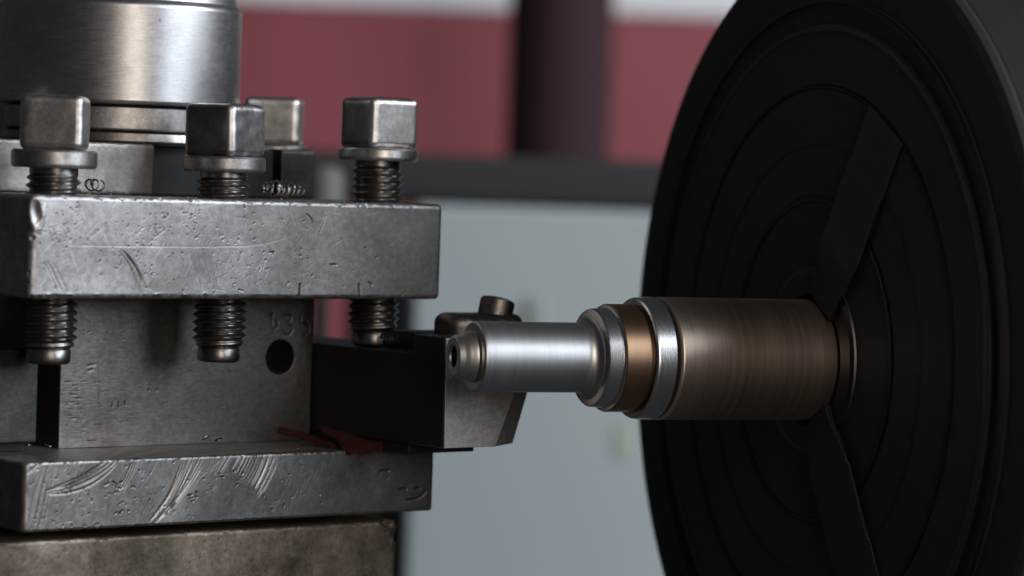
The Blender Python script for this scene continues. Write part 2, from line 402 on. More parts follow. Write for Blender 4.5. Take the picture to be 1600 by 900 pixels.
M['scale'] = turned('brown_mill_scale', (0.44, 0.345, 0.265), (0.64, 0.535, 0.44), 0.37, 0.22, 0.5, 0.35, 1.0, 0.3, 2.2)
M['chuck'] = steel('black_chuck_iron', (0.042, 0.041, 0.042), (0.030, 0.029, 0.030), 0.55, 0.5, (1, 1, 1), 0.15, 0.1, 16, metallic=0.2, smudge=0.15, smudge_scale=0.02, gran=0.15, spec=0.25)

def paint(name, base, alt, rough=0.5, scale=(3, 3, 3), amt=0.5, lo=0.4, hi=0.7):
    m, nt, p = new_mat(name)
    v = coords(nt, scale); n = noise(nt, v, 1.0, 5, 0.6, 0.3)
    col = mix(nt, math_n(nt, 'MULTIPLY', ramp(nt, n, [(lo, g(0)), (hi, g(1))]), amt), base, alt)
    nt.links.new(col, p.inputs['Base Color']); p.inputs['Roughness'].default_value = rough
    return m
M['panel'] = paint('grey_blue_enamel', (0.37, 0.425, 0.425), (0.35, 0.395, 0.415), 0.55, (6, 6, 4), 0.8)
M['red'] = paint('faded_red_paint', (0.285, 0.066, 0.080), (0.215, 0.042, 0.049), 0.6, (3, 3, 2.2), 0.7)
M['white'] = paint('off_white_paint', (0.78, 0.78, 0.79), (0.66, 0.66, 0.67), 0.6)
M['maroon'] = paint('dark_maroon_paint', (0.026, 0.007, 0.012), (0.018, 0.005, 0.008), 0.9)
M['rail'] = paint('dark_iron_paint', (0.026, 0.023, 0.025), (0.02, 0.019, 0.02), 0.8)
M['grease'] = paint('yellow_grease', (0.39, 0.43, 0.36), (0.38, 0.43, 0.38), 0.5)
M['emery'] = paint('red_emery_cloth', (0.038, 0.0095, 0.0098), (0.017, 0.009, 0.008), 0.95, (500, 500, 500), 0.9)
M['emery'].node_tree.nodes['Principled BSDF'].inputs['Specular IOR Level'].default_value = 0.1

# ------------------------------------------------------------------ background of the workshop
wall_Y = 2100.0
def bg_box(name, px0, px1, py0, py1, Y, depth, mat, bevel=4.0):
    a = at(px0, (py0+py1)/2, Y); b = at(px1, (py0+py1)/2, Y); t = at((px0+px1)/2, py0, Y); bt = at((px0+px1)/2, py1, Y)
    o = box(name, a[0], b[0], Y, Y+depth, bt[2], t[2], mat, None, bevel)
    o.location = (0, 0, EYE); return o
wall = bg_box('wall', -70, 1900, 24, 1000, wall_Y, 60, M['red']); wall['kind'] = 'structure'
tag(wall, 'faded red painted wall far behind the lathe', 'wall')
upper = bg_box('upper_wall', -70, 1900, -260, 22, wall_Y+8, 60, M['white']); upper['kind'] = 'structure'
tag(upper, 'off white wall band above the red paint', 'wall')
cy = 1750.0; ca = at(790, 200, cy); cb = at(954, 200, cy)
col = revolve('column', [((cb[0]-ca[0])/2, -1100), ((cb[0]-ca[0])/2, 900)], M['maroon'], None, 64)
col.location = ((ca[0]+cb[0])/2*MM, cy*MM, EYE)
tag(col, 'dark maroon round column in front of the red wall', 'column')
rail = bg_box('guard_rail', -60, 1900, 248, 331, 1330, 60, M['rail'], 6)
tag(rail, 'dark horizontal guard rail running above the grey blue panel', 'rail')
pan = thing('splash_panel', 'smooth grey blue enamelled splash panel behind the workpiece', 'panel', world_mm(at(1100, 600, 1300)))
pc = at(1100, 600, 1300)
a = at(640, 600, 1300); b = at(1900, 600, 1300); t = at(1100, 334, 1300); bt = at(1100, 1500, 1300)
box('sheet', a[0]-pc[0], b[0]-pc[0], 0, 14, bt[2]-pc[2], t[2]-pc[2], M['panel'], pan, 3)
s_ = at(838, 487, 1299); box('catch', s_[0]-pc[0]-4, s_[0]-pc[0]+4, -2, -0.5, s_[2]-pc[2]-6, s_[2]-pc[2]+6, paint('dull_catch_paint', (0.31, 0.34, 0.33), (0.26, 0.28, 0.28)), pan, 1.5)
s_ = at(978, 690, 1299); box('grease_mark', s_[0]-pc[0]-4, s_[0]-pc[0]+4, -0.8, -0.2, s_[2]-pc[2]-7, s_[2]-pc[2]+7, M['grease'], pan, 0.5)
cab = bg_box('machine_cabinet', 525, 632, 345, 1500, 1345, 300, paint('dark_blue_grey_cabinet', (0.03, 0.035, 0.045), (0.02, 0.022, 0.03), 0.5), 5)
tag(cab, 'dark upright cabinet edge beside the grey blue panel', 'cabinet')
knob = thing('lever_knob', 'blurred grey knob behind the tool post beside the rail', 'knob', world_mm(at(507, 300, 1120)))
revolve('knob_head', [(0.5, 9.5), (4.5, 9), (6.4, 6.5), (6.8, 3), (6.8, -5), (6.0, -7)], paint('dull_knob_paint', (0.12, 0.118, 0.115), (0.1, 0.1, 0.1), 0.7), knob, 40)
revolve('stem', [(3.0, -6.5), (3.0, -60)], M['dark'], knob, 24)

# ------------------------------------------------------------------ compound slide under the post
post_loc = world_mm(PO)
slide = thing('compound_slide', 'oily brown cast iron slide block with chipped corner under the tool post', 'machine slide', post_loc, TH)
R = Relief()
gg = np.random.default_rng(21)
for k in range(260):
    x = gg.uniform(-10, 100); z = gg.uniform(-16, -1.5); s = gg.uniform(0.15, 0.42)
    R.dent(x, z, s*0.7*gg.uniform(1, 2.2), s*0.7, gg.uniform(0, 3.1), s*0.22, gg.uniform(0.4, 1))
for x, y in ((597, 816), (601, 820), (608, 823), (613, 834), (618, 842), (622, 856), (618, 818), (624, 872), (593, 815)):
    u, z = on_front(x, y, 3); R.dent(u+1.0, z, gg.uniform(0.8, 1.5), gg.uniform(0.6, 1.2), gg.uniform(0, 3), gg.uniform(0.4, 0.8), 0.35)
for k in range(26):
    u, z = on_front(gg.uniform(0, 610), gg.uniform(835, 900), 3)
    R.stroke([(u, z), (u+gg.uniform(-1.5, 1.5), z+gg.uniform(-1, 1))], 0.16, 0.05, 0.02, 0.1, 0.5)
prism('slide_body', -45, 102.0, 3.0, 118, -95, -2.2, M['cast'], slide, 1.6, 0.7, 0.3, 0.4, R, 0.10, 0.05, 0.12, 0.12, 5)
revolve('swivel_base', [(40, -2.3), (40, 0.0)], M['dark'], slide, 64, origin=(55, 58, 0))

# ------------------------------------------------------------------ four-way tool post
post = thing('tool_post', 'worn square four way steel tool post with square headed clamping bolts', 'tool post', post_loc, TH)
# lower plate
R = Relief()
gg = np.random.default_rng(5)
def bundle(R, polys, n, w, dep, lip, wear, jitter, dirt=0.0, seed=0, v=0.0):
    """n strokes interpolated between the first and last polyline given in photo pixels"""
    gq = np.random.default_rng(seed)
    A = np.array([smooth_pts(px_pts(p, v)) for p in polys])
    n = max(1, int(n*1.8)) if len(polys) > 1 else n; w = w*0.6
    for k in range(n):
        t = k/max(1, n-1)*(len(A)-1); i = min(int(t), len(A)-2) if len(A) > 1 else 0; f = t-i
        P = A[i]*(1-f)+A[min(i+1, len(A)-1)]*f if len(A) > 1 else A[0]
        lo = int(gq.uniform(0, 3)); hi = len(P)-int(gq.uniform(0, 4))
        P = P[lo:hi]+gq.normal(0, jitter*1.6, 2)
        R.stroke(P, w*gq.uniform(0.5, 1.2), 0.5*dep*gq.uniform(0.2, 1.3), 0.35*lip*gq.uniform(0.0, 1.3), wear*gq.uniform(0.15, 0.9), dirt*gq.uniform(0.3, 1.2))
bundle(R, [[(70, 767), (110, 752), (150, 728), (168, 714)], [(72, 770), (118, 764), (160, 737), (190, 713)]], 8, 0.34, 0.26, 0.10, 0.5, 0.05, 0.45, 1)
bundle(R, [[(74, 771), (120, 770), (158, 745), (190, 714)]], 1, 0.4, 0.30, 0.22, 0.9, 0.0, 0.0, 2)
bundle(R, [[(180, 770), (195, 745), (208, 714)], [(188, 778), (205, 748), (220, 712)]], 5, 0.26, 0.18, 0.10, 0.5, 0.05, 0.35, 3)
bundle(R, [[(226, 820), (262, 772), (285, 711)], [(238, 819), (276, 772), (302, 711)], [(250, 812), (292, 766), (326, 711)]], 15, 0.32, 0.16, 0.07, 0.75, 0.12, 0.25, 4)
bundle(R, [[(358, 735), (366, 722), (374, 706)], [(392, 766), (408, 738), (420, 703)], [(404, 781), (424, 745), (440, 703)]], 22, 0.36, 0.10, 0.04, 1.0, 0.1, 0.05, 5)
bundle(R, [[(320, 740), (330, 725), (338, 709)], [(345, 742), (356, 724), (366, 708)]], 6, 0.3, 0.07, 0.03, 0.6, 0.1, 0.1, 6)
bundle(R, [[(44, 826), (52, 780), (66, 726)], [(64, 826), (72, 790), (84, 728)]], 8, 0.4, 0.10, 0.05, 0.4, 0.25, 0.25, 7)
bundle(R, [[(46, 740), (54, 732), (62, 727)]], 3, 0.4, 0.3, 0.1, 0.4, 0.2, 0.2, 8)
bundle(R, [[(146, 829), (150, 823), (154, 817)]], 2, 0.3, 0.3, 0.12, 0.2, 0.1, 0.6, 9)
for p, w_, we in (([(120, 752), (150, 735), (178, 715)], 1.4, 0.25), ([(242, 812), (278, 768), (305, 712)], 3.0, 0.8), ([(398, 762), (412, 735), (424, 705)], 2.6, 1.0), ([(372, 724), (380, 712), (388, 704)], 2.2, 0.85), ([(335, 728), (345, 716), (352, 707)], 2.0, 0.35), ([(52, 820), (58, 780), (70, 728)], 1.6, 0.25)):
    R.stroke(smooth_pts(px_pts(p)), w_, 0.03, 0, we, 0)
def hairlines(R, n, x0, x1, z0, z1, seed):
    gq = np.random.default_rng(seed)
    for k in range(n):
        x = x0+(x1-x0)*gq.random()**1.4; z = gq.uniform(z0, z1); L_ = gq.uniform(0.8, 4.5); an = gq.choice([0.9, 1.2, 1.0, 0.1])+gq.normal(0, 0.2)
        p = [(x, z), (x+L_*0.5*math.cos(an)+gq.normal(0, 0.1), z+L_*0.5*math.sin(an)), (x+L_*math.cos(an), z+L_*math.sin(an))]
        if gq.random() < 0.5: R.stroke(p, 0.10, 0.03, 0, gq.uniform(0.2, 0.7), 0)
        else: R.stroke(p, 0.10, 0.03, 0, 0, gq.uniform(0.2, 0.6))
hairlines(R, 120, 0, 80, 1, 13.5, 92)
# punched mark near the right end: dashes over a curved stroke
for p in ([(592, 738), (600, 735), (609, 736)], [(621, 766), (628, 764), (636, 765)], [(646, 765), (652, 763), (658, 763)], [(634, 781), (648, 780), (659, 774), (666, 767)]):
    R.stroke(smooth_pts(px_pts(p)), 0.34, 0.2, 0, 0, 0.65)
for k in range(150):
    x = abs(gg.normal(0, 38)) + 1; z = gg.uniform(0.8, 14.2); s = gg.uniform(0.10, 0.26)
    R.dent(x, z, s*gg.uniform(1, 2.4), s, gg.uniform(0, 3.1), s*0.4, gg.uniform(0.4, 1))
for cx_, cy_, sp, n in ((180, 762, 3, 12), (300, 775, 2.5, 12), (190, 800, 5, 10), (345, 745, 2, 8)):
    u, z = on_front(cx_, cy_)
    for k in range(n):
        s = gg.uniform(0.12, 0.3); R.dent(u+gg.normal(0, sp*0.35), z+gg.normal(0, sp*0.25), s*gg.uniform(1, 2.4), s, gg.uniform(0, 3), s*0.6, 0.8)
prism('lower_plate', 0, 110, 0, 110, 0, 14.85, M['lower'], post, 1.4, 0.55, 0.17, 0.17, R, 0.05, 0.05, 0.12, 0.22, 11, edge_wear=0.9)

# core with hole and stamped number
R = Relief()
gg = np.random.default_rng(9)
def glyph(R, ch, px, py, w, h, v, ang=0.0):
    paths = {'6': [[(0.15, -0.05), (0.25, 0.35), (0.25, 0.75), (0.45, 1.0), (0.72, 0.85), (0.75, 0.6), (0.5, 0.5), (0.28, 0.62)], [(0.0, 0.28), (0.35, 0.25), (0.5, 0.18)]],
             '3': [[(0.1, 0.08), (0.5, 0.0), (0.8, 0.12), (0.72, 0.35), (0.45, 0.45)], [(0.45, 0.45), (0.8, 0.55), (0.9, 0.78), (0.6, 1.0), (0.25, 0.97), (0.02, 0.72)]],
             '5': [[(0.1, 0.0), (0.12, 0.42)], [(0.12, 0.42), (0.5, 0.38), (0.9, 0.36)], [(0.5, 0.4), (0.85, 0.55), (0.85, 0.82), (0.5, 1.0), (0.2, 0.95)]]}
    for path in paths[ch]:
        P = []
        for x, y in path: P.append((px+x*w+(y*h)*math.tan(ang), py+y*h))
        P = np.array(px_pts(P, v)); R.stroke(P, 0.24, 0.16, 0.03, 0, 0.7)
glyph(R, '6', 421, 483, 17, 33, 25); glyph(R, '3', 441, 490, 18, 33, 25); glyph(R, '5', 468, 491, 17, 33, 25)
for k in range(190):
    x = gg.uniform(24, 91); z = gg.uniform(17, 47); s = gg.uniform(0.07, 0.18)
    R.dent(x, z, s*gg.uniform(1.2, 4), s, gg.normal(0, 0.5), s*0.5, gg.uniform(0.3, 0.9))
for k in range(70):                                   # short chatter marks low on the left
    u, z = on_front(95+abs(gg.normal(0, 45)), gg.uniform(590, 690), 25)
    R.stroke([(u, z), (u+gg.uniform(0.4, 2.4), z+gg.normal(0, 0.06))], 0.12, 0.05, 0, 0, gg.uniform(0.4, 0.9))
u, z = on_front(155, 570, 25); R.stroke([(u, z), on_front(155, 632, 25)], 0.10, 0.05, 0, 0, 0.6)
for p in ([(136, 572), (143, 570), (149, 570)], [(137, 580), (143, 577), (146, 579)], [(176, 628), (176, 636)], [(185, 628), (186, 638)], [(195, 626), (196, 634)], [(231, 607), (233, 612)], [(244, 607), (246, 611)]):
    R.stroke(px_pts(p, 25), 0.2, 0.14, 0, 0, 0.9)
core = prism('core', 23.3, 92, 25, 88, 14.9, 49.28, M['core'], post, 0.5, 0.02, 0.22, 0.22, R, 0.03, 0.04, 0.0, 0.3, 13)
hu, hz = on_front(438, 558, 25)
cut = revolve('hole_cutter', [(4.05, -16), (4.05, 0.0), (4.05, 0.1), (4.6, 1.0)], None, None, 48, 'z')
cut.rotation_euler = (math.pi/2, 0, 0); cut.location = (hu*MM, 25.35*MM, hz*MM)
# cutter built in the core's local frame; bake the cut
bpy.context.view_layer.update()
cut.parent = post; bpy.context.view_layer.update()
bm_ = core.modifiers.new('hole', 'BOOLEAN'); bm_.operation = 'DIFFERENCE'; bm_.object = cut; bm_.solver = 'EXACT'
bpy.context.view_layer.update()
dg = bpy.context.evaluated_depsgraph_get()
baked = bpy.data.meshes.new_from_object(core.evaluated_get(dg), preserve_all_data_layers=True, depsgraph=dg)
core.modifiers.clear(); core.data = baked
bpy.data.objects.remove(cut)
# upper plate
R = Relief()
gg = np.random.default_rng(3)
for k in range(320):
    x = min(108, abs(gg.normal(0, 42))+2); z = gg.uniform(50.3, 70.0)
    s = 0.07+0.17*gg.random()**2.2
    R.dent(x, z, s*gg.uniform(1, 2.6), s, gg.normal(0.9, 0.6), s*0.45, gg.uniform(0.4, 1.0))
for cx_, cy_, sp, n in ((92, 365, 2.2, 46), (110, 330, 1.8, 26), (205, 340, 1.6, 16), (255, 350, 2.6, 30), (300, 352, 1.6, 22), (235, 368, 2.6, 26), (180, 398, 2.2, 12), (300, 335, 1.2, 12), (470, 400, 1.6, 16), (385, 420, 3.4, 30), (225, 420, 2, 12), (370, 370, 3, 14)):
    u, z = on_front(cx_, cy_)
    for k in range(n):
        s = gg.uniform(0.06, 0.20); R.dent(u+gg.normal(0, sp), z+gg.normal(0, sp*0.65), s*gg.uniform(1, 2.6), s, gg.normal(0.9, 0.7), s*0.5, gg.uniform(0.5, 1))
bundle(R, [[(184, 392), (205, 420), (214, 462)], [(192, 390), (218, 425), (230, 462)]], 7, 0.28, 0.18, 0.09, 0.25, 0.06, 0.55, 11)
bundle(R, [[(294, 388), (306, 425), (316, 464)], [(316, 388), (328, 425), (334, 464)], [(330, 400), (342, 430), (350, 464)]], 16, 0.26, 0.09, 0.04, 0.3, 0.12, 0.45, 12)
bundle(R, [[(62, 400), (78, 430), (92, 464)], [(84, 410), (98, 440), (108, 464)]], 6, 0.4, 0.08, 0.04, 0.35, 0.15, 0.3, 13)
bundle(R, [[(120, 425), (126, 440), (130, 455)]], 2, 0.25, 0.06, 0.03, 0.3, 0.1, 0.3, 14)
R.stroke(px_pts([(95, 384), (190, 385), (300, 386), (385, 385), (420, 380), (462, 368)]), 0.12, 0.035, 0, 0.7, 0)
R.stroke(px_pts([(468, 467), (469, 452), (469, 442)]), 0.28, 0.3, 0, 0, 0.8)
R.stroke(px_pts([(563, 467), (562, 452), (561, 442)]), 0.28, 0.3, 0, 0, 0.8)
for p in ([(478, 335), (485, 340), (490, 350)], [(575, 440), (582, 446)], [(515, 413), (527, 414)], [(380, 455), (372, 452)], [(585, 404), (590, 402)], [(420, 395), (430, 394)], [(390, 300), (391, 310)], [(382, 318), (382, 327)]):
    R.stroke(smooth_pts(px_pts(p)), 0.2, 0.16, 0.05, 0, 0.7)
R.stroke(smooth_pts(px_pts([(190, 392), (210, 424), (222, 463)])), 1.3, 0.03, 0, 0, 0.4)
R.stroke(smooth_pts(px_pts([(310, 392), (324, 425), (334, 463)])), 2.4, 0.02, 0, 0, 0.22)
def hairlines(R, n, x0, x1, z0, z1, seed):
    gq = np.random.default_rng(seed)
    for k in range(n):
        x = x0+(x1-x0)*gq.random()**1.4; z = gq.uniform(z0, z1); L_ = gq.uniform(0.8, 5.5); an = gq.choice([0.05, 1.1, 2.0, 0.7])+gq.normal(0, 0.25)
        p = [(x, z), (x+L_*0.5*math.cos(an)+gq.normal(0, 0.1), z+L_*0.5*math.sin(an)), (x+L_*math.cos(an), z+L_*math.sin(an))]
        if gq.random() < 0.5: R.stroke(p, 0.10, 0.03, 0, gq.uniform(0.2, 0.7), 0)
        else: R.stroke(p, 0.10, 0.03, 0, 0, gq.uniform(0.2, 0.6))
hairlines(R, 110, 1, 109, 50, 70.5, 91)
# bruised left corner and nicked lower edge
u, z = on_front(60, 333); R.dent(u-0.4, z, 1.0, 2.4, 0.15, 0.85, 0.25)
u, z = on_front(64, 348); R.stroke(px_pts([(52, 352), (60, 349), (69, 334), (70, 316)]), 0.25, -0.12, 0, 0.5, 0)
for k in range(26):
    u, z = on_front(gg.uniform(48, 330), 466+gg.uniform(-2, 2))
    R.dent(u, z, gg.uniform(0.3, 0.9), gg.uniform(0.3, 0.7), gg.uniform(-0.3, 0.3), gg.uniform(0.1, 0.35), 0.2)
for k in range(14):
    R.dent(gg.uniform(-2.2, 0.6), gg.uniform(50, 65), gg.uniform(0.3, 0.7), gg.uniform(0.3, 1.2), 0, gg.uniform(0.1, 0.4), 0.25)
for k in range(16):
    R.dent(gg.uniform(3, 104), 70.9, gg.uniform(0.3, 0.8), gg.uniform(0.2, 0.5), 0, gg.uniform(0.1, 0.25), 0.2)
u, z = on_front(298, 312); R.dent(u, z, 0.5, 0.6, 0, 0.3, 0.3)
u, z = on_front(628, 461); R.dent(u, z, 0.5, 0.3, 0.6, 0.2, 0.0)
prism('upper_plate', 0, 110, 0, 110, 49.3, 71.33, M['plate'], post, 1.5, 1.05, 0.17, 0.17, R, 0.06, 0.04, 0.13, 0.16, 17, edge_wear=0.65)

# square-headed clamping bolts
def bolt(u, v, dz, rot, mat, label, seed, collar_h=3.2, nick=0.03, tipr=4.7, cr_=9.2, flank_dark=0.4):
    b = prism('clamping_bolt', -6.75, 6.75, -6.75, 6.75, 80.6+dz, 92.3+dz, mat, post, 1.7, 1.35, 0.3, 0.3, None, nick, 0.16, 0.07, 0.25, seed, top_dome=0.5, edge_wear=0.55, flank_dark=flank_dark)
    b.location = (u*MM, v*MM, 0); b.rotation_euler = (0, 0, rot)
    b['label'] = label
    c1 = 80.7+dz; c0 = c1-collar_h
    revolve('collar', [(5.5, c0-0.02), (cr_-0.5, c0), (cr_-0.1, c0+0.4), (cr_, c0+0.8), (cr_, c1-0.5), (cr_-0.25, c1-0.12), (cr_-0.65, c1), (5.0, c1+0.01)], mat, b, 72)
    thread('threaded_shank', 5.95, 1.75, 38.7+dz, c0-1.3, M['thread'], b, (0, 0, 0), tip=(tipr, 3.9), neck=(5.25, 1.4))
    return b
# visible orientations in the photograph
bolt(11.1, 10, 0.1, math.radians(51.4), M['bolt2'], 'square head bolt at the left front corner of the tool post', 31, 3.9, 0.06, flank_dark=0.5)
bolt(55, 10, 0.0, math.radians(19.2), M['bolt2'], 'square head bolt in the middle of the front row', 32, 3.5, 0.05, flank_dark=0.85)
bolt(98.0, 10, 3.2, math.radians(-2.4), M['bolt'], 'square head bolt with bright right face at the right front corner', 33, 2.9, 0.03, flank_dark=1.15)
bolt(100, 55, 3.3, math.radians(49), M['bolt'], 'blurred square head bolt behind, right of the large hub', 34, 2.5, 0.03, cr_=8.3, flank_dark=0.0)
bolt(100, 100, 1.5, math.radians(52), M['bolt'], 'square head bolt at the far right corner behind the hub', 35)
bolt(55, 100, 1.0, math.radians(22), M['bolt'], 'square head bolt in the middle of the far row', 36)
bolt(10, 55, 0.6, math.radians(61), M['bolt'], 'square head bolt at the middle of the left side', 37)

# central clamping hub
hub = revolve('clamping_hub', [(20, 91.9), (27.6, 91.7), (28.3, 92.0), (28.5, 92.6), (28.5, 113.9), (28.3, 114.6), (27.6, 115.6), (25.2, 124), (24, 140), (21, 148), (0.1, 150)], M['hub'], post, 160)
hub.location = (55*MM, 55*MM, 0); hub['label'] = 'large polished cylindrical hub of the tool post'
revolve('neck_ring', [(22, 85.8), (25.6, 85.9), (26.0, 86.3), (26.0, 91.0), (25.4, 91.5), (20, 91.95)], M['bolt2'], hub, 128)
revolve('base_ring', [(22, 83.0), (26.6, 83.05), (26.9, 83.5), (26.4, 85.2), (25.2, 85.8), (20, 85.9)], M['thread'], hub, 128)
# raised pads the hub ring sits on
pad = prism('index_pad', -2, 46.8, 26, 60, 71.35, 82.9, M['block'], post, 0.5, 0.5, 0.5, 0.5, None, 0.08, 0.1, 0.10, 0.4, 41)
pad['label'] = 'pale grey raised pad behind the left bolt'
box('pad_bridge', 20, 84, 32, 84, 71.36, 82.6, M['dark'], post, 0.5)
p2 = prism('index_pad', 91.9, 102.0, 40.0, 46.0, 71.35, 83.2, M['shank'], post, 0.6, 0.9, 0.4, 0.4, None, 0.04, 0.1, 0.06, 0.4, 42)
p2['label'] = 'small dark raised pad right of the middle bolt'

# ------------------------------------------------------------------ tool shank clamped on the left side
ls = thing('spare_tool', 'brushed grey tool shank clamped in the left slot of the post', 'cutting tool', post_loc, TH)
prism('shank', -8, 13.8, 18.5, 96, 17.1, 37.5, M['shank'], ls, 0.3, 0.3, 0.4, 0.4, None, 0.02, 0.1, 0.03, 0.4, 51)
box('shim', -6, 13.0, 22, 96, 14.86, 17.05, M['dark'], ls, 0.2)

# ------------------------------------------------------------------ black tool holder in the right slot
SH = np.array([1.8, 2.2, 0.0])                      # the holder sits against the core's right flank
th = thing('tool_holder', 'black tool holder with bright ground end face, clamped in the right slot', 'tool holder', world_mm(PO+1.8*PU+2.2*PV), TH)
box('shank', 90.4, 110.3, -15.2, 104, 17.2, 37.7, M['dark'], th, 0.35)
hd = loft('head', [(90.4, -27.1), (98, -26.8), (98, -15.0), (90.4, -15.0)], [(90.4, -26.4), (98, -26.2), (98, -15.0), (90.4, -15.0)], 17.4, 42.1, M['dark'], th, 0.35)
# ground end face with its bevelled cutting corner
loft('ground_end', [(90.75, -27.35), (105.4, -27.3), (114.9, -22.0), (114.9, -15.1), (90.75, -15.1)],
     [(90.75, -26.7), (116.6, -26.7), (121.5, -24.0), (121.5, -15.1), (90.75, -15.1)], 17.3, 41.9, M['ground'], th, 0.15)
box('insert_seat', 99.5, 121, -15.05, 6, 17.5, 41.8, M['dark'], th, 0.4)
sc_u, sc_z = on_front(772, 500, -9)
cl = prism('clamp', 102.0, 124, -16.5, -4.5, 38.5, 46.6, M['screw'], th, 4.8, 2.6, 0.5, 0.5, None, 0.12, 0.12, 0.0, 0.3, 61)
scr = revolve('clamp_screw', [(3.0, -4), (3.2, 0.0), (3.75, 0.3), (4.05, 0.9), (4.08, 4.6), (3.8, 5.15), (3.3, 5.35), (2.1, 5.35), (2.0, 5.0), (2.0, 3.0), (0.05, 2.7)], M['screw'], th, 64)
scr.location = ((sc_u-1.8)*MM, -11*MM, (sc_z-0.3)*MM)
scr.rotation_euler = (math.radians(-2), math.radians(15), 0)
box('shim', 91, 110, -14, 100, 14.87, 17.18, M['dark'], th, 0.2)

# ------------------------------------------------------------------ workpiece and chuck
AL = math.radians(23.0); WN = np.array([-12.404, 668.0, -39.211])
wp = thing('workpiece', 'stepped turned steel shaft with bright collar and brown bar held in the chuck', 'shaft', world_mm(WN), AL)
def wpart(name, prof, mat, label=None, close=False, n=160):
    o = revolve(name, [(r, x) for r, x in prof], mat, wp, n, 'x', 24, close=close)
    if label: o['label'] = label
    return o
nose = wpart('nose', [(0.05, 9), (2.15, 8.5), (2.2, 0.6), (2.4, 0.15), (2.7, 0.0), (4.15, 0.02), (4.35, 0.15), (4.75, 1.3), (5.15, 2.2), (5.65, 3.6), (5.75, 4.0), (5.6, 4.4), (5.55, 4.75)], M['turned'], 'short chamfered nose with a drilled centre')
jr = [(5.5, 4.72), (7.35, 4.75), (7.62, 4.95), (7.70, 5.2), (7.72, 18), (7.74, 29.2)]
jr += [(7.74+1.9*(1-math.cos(a)), 29.2+3.0*math.sin(a)) for a in np.linspace(0.15, 1.35, 8)]
wpart('turned_journal', jr+[(9.4, 32.5)], M['turned'], 'bright turned journal')
wpart('flange', [(9.0, 32.2), (10.5, 32.5), (10.7, 32.6), (10.85, 32.85), (11.12, 36.0), (11.75, 36.1), (11.9, 36.35)], M['turned2'], 'narrow bright turned ring')
wpart('brown_band', [(11.7, 36.3), (11.98, 36.5), (12.02, 42.2), (11.2, 42.5), (11.2, 43.2)], M['brown'], 'straw brown heat tinted band')
wpart('collar', [(11.1, 42.95), (12.9, 43.0), (13.35, 43.25), (13.5, 43.6), (13.72, 47.6), (13.55, 47.9), (13.45, 48.5), (13.3, 49.0)], M['turned2'], 'bright turned collar')
wpart('raw_bar', [(13.2, 48.6), (13.62, 49.2), (13.72, 49.5), (13.72, 60), (13.74, 78), (13.70, 110)], M['scale'], 'unmachined brown bar')

ck = thing('lathe_chuck', 'large round black lathe chuck with three stepped jaws gripping the bar', 'chuck', world_mm(WN), AL)
T0 = 88.0
body = revolve('chuck_body', [(14.6, T0+60), (14.6, T0+1.2), (15.6, T0), (36.0, T0), (36.4, T0+0.3), (37.4, T0+0.3), (37.8, T0), (61.5, T0), (61.9, T0+0.25), (62.5, T0+0.25), (62.9, T0),
                              (74.8, T0), (75.4, T0-0.15), (76.2, T0-0.15), (77.0, T0+1.1), (81.0, T0+1.1), (81.6, T0+0.5), (82.2, T0+1.2), (94.5, T0+1.2), (96.4, T0+1.9), (97.0, T0+3.2), (97.0, T0+4.0)], M['chuck'], ck, 256, 'x', 30, close=False)
revolve('rim', [(96.9, T0+3.6), (97.2, T0+4.4), (97.2, T0+75), (60, T0+75)], M['jaw'], ck, 256, 'x', 30, close=False)  # rim coloured darker than the body to subdue the light on its side
M['worn_ring'] = turned('worn_ring_steel', (0.085, 0.08, 0.078), (0.06, 0.057, 0.056), 0.42, 0.2, 0.4, 0.5)
for r_a, r_b, d_ in ((74.9, 76.3, 0.28), (81.3, 82.0, 0.62), (36.1, 36.6, 0.5), (62.1, 62.4, 0.4), (48.9, 49.2, 0.12)):
    x_ = T0-0.05 if d_ < 0.3 else T0+0.35
    revolve('face_ring', [(r_a, T0+1.3), (r_a, T0-d_*0.3-0.1), ((r_a+r_b)/2, T0-d_*0.4-0.15), (r_b, T0-d_*0.3-0.1), (r_b, T0+1.3)], M['worn_ring'], ck, 256, 'x', 30, close=False)
revolve('bore_ring', [(14.7, T0-0.1), (15.2, T0-0.7), (20.0, T0-0.9), (21.2, T0-0.5), (21.4, T0+0.1)], M['worn_ring'], ck, 128, 'x', 30, close=False)
def jaw(ang):
    prof = [(13.9, T0-1.8), (15.5, T0-2.2), (27, T0-2.2), (29, T0-2.0), (30, T0-1.6), (45.5, T0-1.5), (47.5, T0-1.2), (48.5, T0-0.9), (60, T0-0.8), (61.5, T0-0.5), (62, T0-0.02), (13.9, T0-0.02)]
    V = []; n = len(prof)
    for r, x in prof:
        w = 8.5 if r > 20 else 5.0
        V.append((x, r, -w))
    for r, x in prof:
        w = 8.5 if r > 20 else 5.0
        V.append((x, r, w))
    F = [list(range(n)), list(range(n, 2*n))[::-1]]+[[i, n+i, n+(i+1) % n, (i+1) % n] for i in range(n)]
    o = mesh_obj('jaw', V, F, M['chuck'], ck, 30)
    o.rotation_euler = (ang, 0, 0)
    md = o.modifiers.new('bevel', 'BEVEL'); md.width = 0.35*MM; md.segments = 2; md.limit_method = 'ANGLE'; md.harden_normals = True
    return o
for k in range(3): jaw(math.radians(0+120*k))      # local +y points away from the camera: one jaw hides behind the bar

